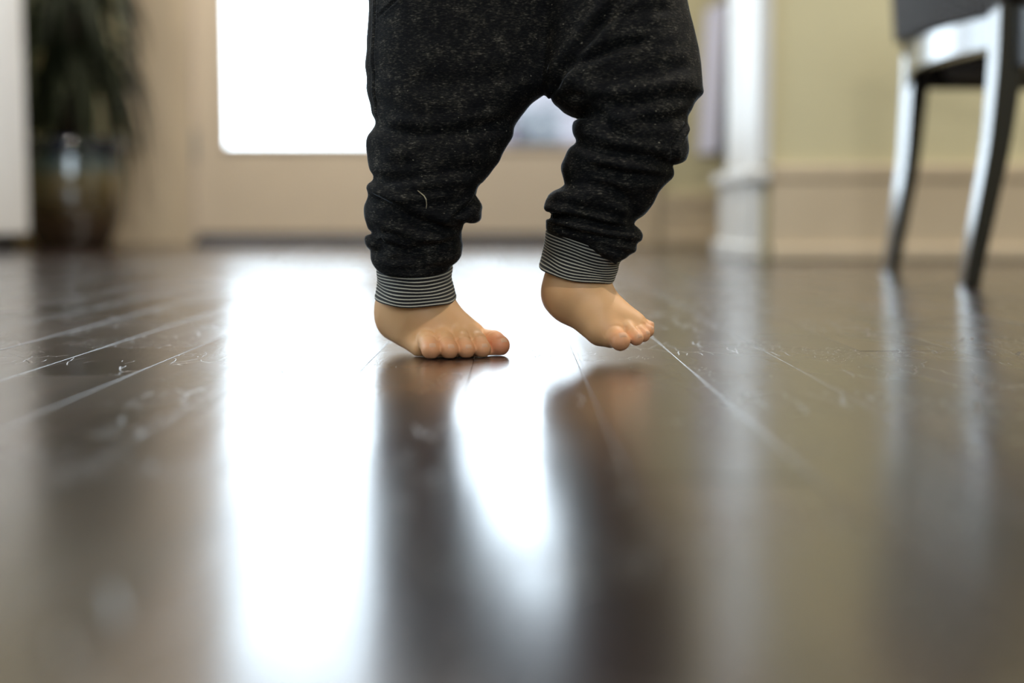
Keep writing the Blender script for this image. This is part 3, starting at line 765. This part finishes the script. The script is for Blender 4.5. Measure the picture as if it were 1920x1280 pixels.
Tt.ell((.010, 1.228, .35), (.128, .082, .105), .02); Tt.ell((.010, 1.228, .40), (.118, .080, .08), .02)
Tt.F[:, :, :] = np.maximum(Tt.F, (Tt.zs - .412)[None, None, :])
V, Q = Tt.mesh(); del Tt
V = relax(V, Q, 2, .45); N = vnorm(V, Q)
def creases(V, lines, xr, Yd):
    D = np.zeros(len(V))
    for pts, w_, dep in lines:
        W = np.array([P(a, b, Yd)[[0, 2]] for a, b in pts]); best = np.full(len(V), 9.); tp = np.zeros(len(V))
        Ltot = len(W) - 1
        for i in range(Ltot):
            a, b = W[i], W[i + 1]; ab = b - a; t = np.clip(((V[:, [0, 2]] - a) @ ab) / (ab @ ab), 0, 1)
            dd = np.linalg.norm(V[:, [0, 2]] - a - t[:, None] * ab, axis=1); m = dd < best; best = np.where(m, dd, best); tp = np.where(m, (i + t) / Ltot, tp)
        fade = np.clip(np.minimum(tp, 1 - tp) * 6 + .25, 0, 1)
        ww = w_ * .001; D += -dep * .001 * np.exp(-(best / ww) ** 2) * fade * 1.35 + dep * .0006 * np.exp(-((best - 2.1 * ww) / ww) ** 2) * fade
    return D
FL = [  # (pixel polyline on the photo, width mm, depth mm): standing leg
 ([(690, 226), (730, 246), (790, 256), (860, 252), (930, 236), (965, 220)], 4.5, 2.2),
 ([(688, 330), (720, 342), (770, 338), (830, 326), (925, 316)], 4, 1.8),
 ([(695, 352), (740, 372), (800, 372), (850, 366)], 3, -1.4),
 ([(686, 366), (730, 388), (785, 416), (836, 432), (880, 426)], 4.2, 3.4),
 ([(880, 425), (850, 412), (890, 380), (905, 352)], 2.2, 2.0),
 ([(696, 436), (716, 459), (765, 473), (812, 464), (866, 446)], 3.4, 3.4),
 ([(690, 405), (730, 425), (780, 445), (850, 442)], 3, -1.6),
 ([(698, 468), (735, 484), (790, 486), (864, 466)], 2.6, 1.8),
 ([(704, -120), (702, 0), (700, 100), (702, 180), (708, 226)], .9, 1.1),
 ([(770, -20), (745, 4), (706, 32)], 1.0, 1.1),
 ([(760, 150), (850, 170), (950, 150), (1010, 90)], 9, 1.6),
 ([(720, 285), (800, 300), (880, 285)], 5, -1.2)]
FR = [
 ([(1022, 182), (1052, 140), (1092, 90), (1130, 40), (1175, -10)], 4, 4.0),
 ([(1075, 128), (1110, 112), (1160, 92), (1215, 82)], 3.6, 3.4),
 ([(1100, 62), (1150, 40), (1210, 24), (1260, 18)], 4, 1.6),
 ([(1120, 160), (1180, 152), (1240, 130), (1300, 128)], 5, 1.5),
 ([(1040, 172), (1100, 196), (1170, 204), (1240, 190), (1310, 172)], 5, 2.6),
 ([(1080, 205), (1120, 222), (1150, 248), (1168, 268)], 4.5, 3.0),
 ([(1180, 232), (1240, 228), (1290, 214)], 4, 1.8),
 ([(1080, 266), (1120, 282), (1175, 294), (1258, 306)], 4, 4.2),
 ([(1262, 306), (1254, 280), (1272, 250), (1288, 230)], 2.0, 2.2),
 ([(1110, 318), (1160, 330), (1250, 334)], 3.5, 2.4),
 ([(1095, 345), (1140, 352), (1180, 380), (1190, 410)], 4, 2.2),
 ([(1024, 374), (1060, 380), (1090, 392), (1150, 404), (1185, 412)], 3.2, 1.5),
 ([(1022, 403), (1070, 408), (1120, 420), (1180, 432)], 2.8, 4.0),
 ([(1026, 418), (1080, 434), (1140, 448), (1200, 458)], 2.4, 3.2),
 ([(1060, 438), (1120, 456), (1180, 474)], 2.4, 1.8)]
left = V[:, 0] < np.interp(V[:, 2], [.10, .214, .4], [.012, .030, .030])
D = np.where(left, creases(V, FL, None, 1.17), 0) + np.where(~left, creases(V, FR, None, 1.15), 0)
xx, yy, zz = V.T
nzw = np.zeros(len(V)); rr_ = np.random.RandomState(4)
for i in range(26):
    f = rr_.uniform(60, 330); th = rr_.uniform(-.5, .5); ph = rr_.uniform(0, 6.28, 3)
    nzw += (60 / f) * np.sin(f * (zz * math.cos(th) + (xx + .5 * yy) * math.sin(th)) + 2.0 * np.sin(38 * xx + ph[1]) + 1.5 * np.sin(31 * yy + ph[2]) + ph[0])
low = np.clip((.34 - zz) / .2, 0.25, 1)
D += .00075 * nzw * low * .8
V = V + N * D[:, None]
tr = obj('trousers', V, Q, M_knit, person, smooth=True)
tr['label'] = 'dark heathered jogger trousers with gathered folds at the calves'

# ribbed cuffs, each stripe raised
def cuff(tL, tR, tsag, bL, bR, bsag, Yc, hd, n, bulge):
    NU, NVv = 120, 150; Vc = []; st = []
    for i in range(NVv + 1):
        v = i / NVv
        L_ = np.array(tL) * (1 - v) + np.array(bL) * v; R_ = np.array(tR) * (1 - v) + np.array(bR) * v; sg = tsag * (1 - v) + bsag * v
        p = P(L_[0], L_[1], Yc); q = P(R_[0], R_[1], Yc); c = (p + q) / 2; hv = (q - p) / 2
        pinch = bulge * math.sin(math.pi * v) ** 2
        for j in range(NU):
            a = 2 * math.pi * j / NU; ca, sa = math.cos(a), math.sin(a)
            wv = .0012 * math.sin(3 * a + 5 * v) + .0009 * math.sin(5 * a - 7 * v + 1)
            ph = v * n + .18 * math.sin(2.0 * a + 1) * math.sin(math.pi * v); rib = .5 + .5 * math.cos(2 * math.pi * ph)
            r = 1 - pinch + (.0005 * rib) / .03 - .035 * math.exp(-((a if a < math.pi else a - 2 * math.pi) / .7) ** 2) * math.exp(-((v - .42) / .16) ** 2) + .03 * v ** 6
            pt = c + hv * ca * r + np.array([0, hd * sa * r, 0]); pt[2] += sg / (FPX / Yc) * sa * 1.0 + wv * v * .4
            if ca > 0: pt[2] += 0
            pt[0] += wv * .5; Vc.append(pt); st.append(rib)
    Fc = [(i * NU + j, (i + 1) * NU + j, (i + 1) * NU + (j + 1) % NU, i * NU + (j + 1) % NU) for i in range(NVv) for j in range(NU)]
    return Vc, Fc, st
for args in (((709, 496), (846, 492), 12, (705, 555), (854, 559), 14, 1.202, .0395, 10.5, .015), ((1026, 428), (1172, 474), 8, (1012, 499), (1150, 524), 13, 1.182, .035, 12.5, .02)):
    Vc, Fc, st = cuff(*args)
    c = obj('cuff', Vc, Fc, M_cuff, tr, smooth=True, attrs={'stripe': st}); sd = c.modifiers.new('thick', 'SOLIDIFY'); sd.thickness = .0016; sd.offset = -1
    c['label'] = 'black and grey striped rib cuff'
pts = [P(a, b, 1.146) for a, b in ((783, 357), (789, 362), (795, 367), (799, 374), (800, 383), (799, 391))]
# lint fibre clings to the cloth
from mathutils.bvhtree import BVHTree
bv = BVHTree.FromPolygons([tuple(v) for v in V], [tuple(q) for q in Q.tolist()])
def on_cloth(px, py, off=.0008):
    o = Vector((0, 0, CAM_Z)); d = (Vector(P(px, py, 1.15)) - o).normalized(); hit = bv.ray_cast(o, d)
    return np.array(hit[0] - d * off) if hit[0] else P(px, py, 1.15)
lp = [on_cloth(a, b) for a, b in ((783, 357), (789, 362), (795, 367), (799, 374), (800, 383), (799, 391))]
M_lint = mat('pale_lint', (.45, .40, .28), .8)
obj('lint_fibre', *tube(lp, [.0002, .0004, .0005, .0005, .0004, .0002], 6), M_lint, tr)
# shirt and hair, above the picture
S = Field(np.arange(-.16, .20, .004), np.arange(1.12, 1.34, .004), np.arange(.388, .62, .004))
S.cone((TX - .01, TY, .41), (TX, TY - .005, .50), .108, .078, .03, sq=(.72, 1.5, 1))
S.cone((TX, TY, .40), (TX, TY - .005, .50), .080, .076, .03, sq=(.75, 1.0, 1)); S.ell((TX, TY, .515), (.092, .068, .068), .03)
for s_ in (-1, 1): S.cone((TX + s_ * .078, TY, .535), (TX + s_ * .125, TY - .012, .49), .036, .033, .02)
S.cone((TX, TY, .575), (TX, TY, .64), .04, .04, .004, 'cut') if False else None
sv, sq_ = S.mesh(); obj('shirt', relax(sv, sq_, 3), sq_, M_shirt, person, smooth=True)
S = Field(np.arange(-.07, .12, .003), np.arange(1.12, 1.34, .003), np.arange(.58, .78, .003))
S.ell(hc + (0, .008, .010), (.0735, .078, .079), .01); sv, sq_ = S.mesh()
keep = (sv[:, 2] > hc[2] + .035) | (sv[:, 1] > hc[1] + .005) & (sv[:, 2] > hc[2] - .045)
sq_ = sq_[keep[sq_].all(1)]; obj('hair', sv, sq_, M_hair, person, smooth=True)
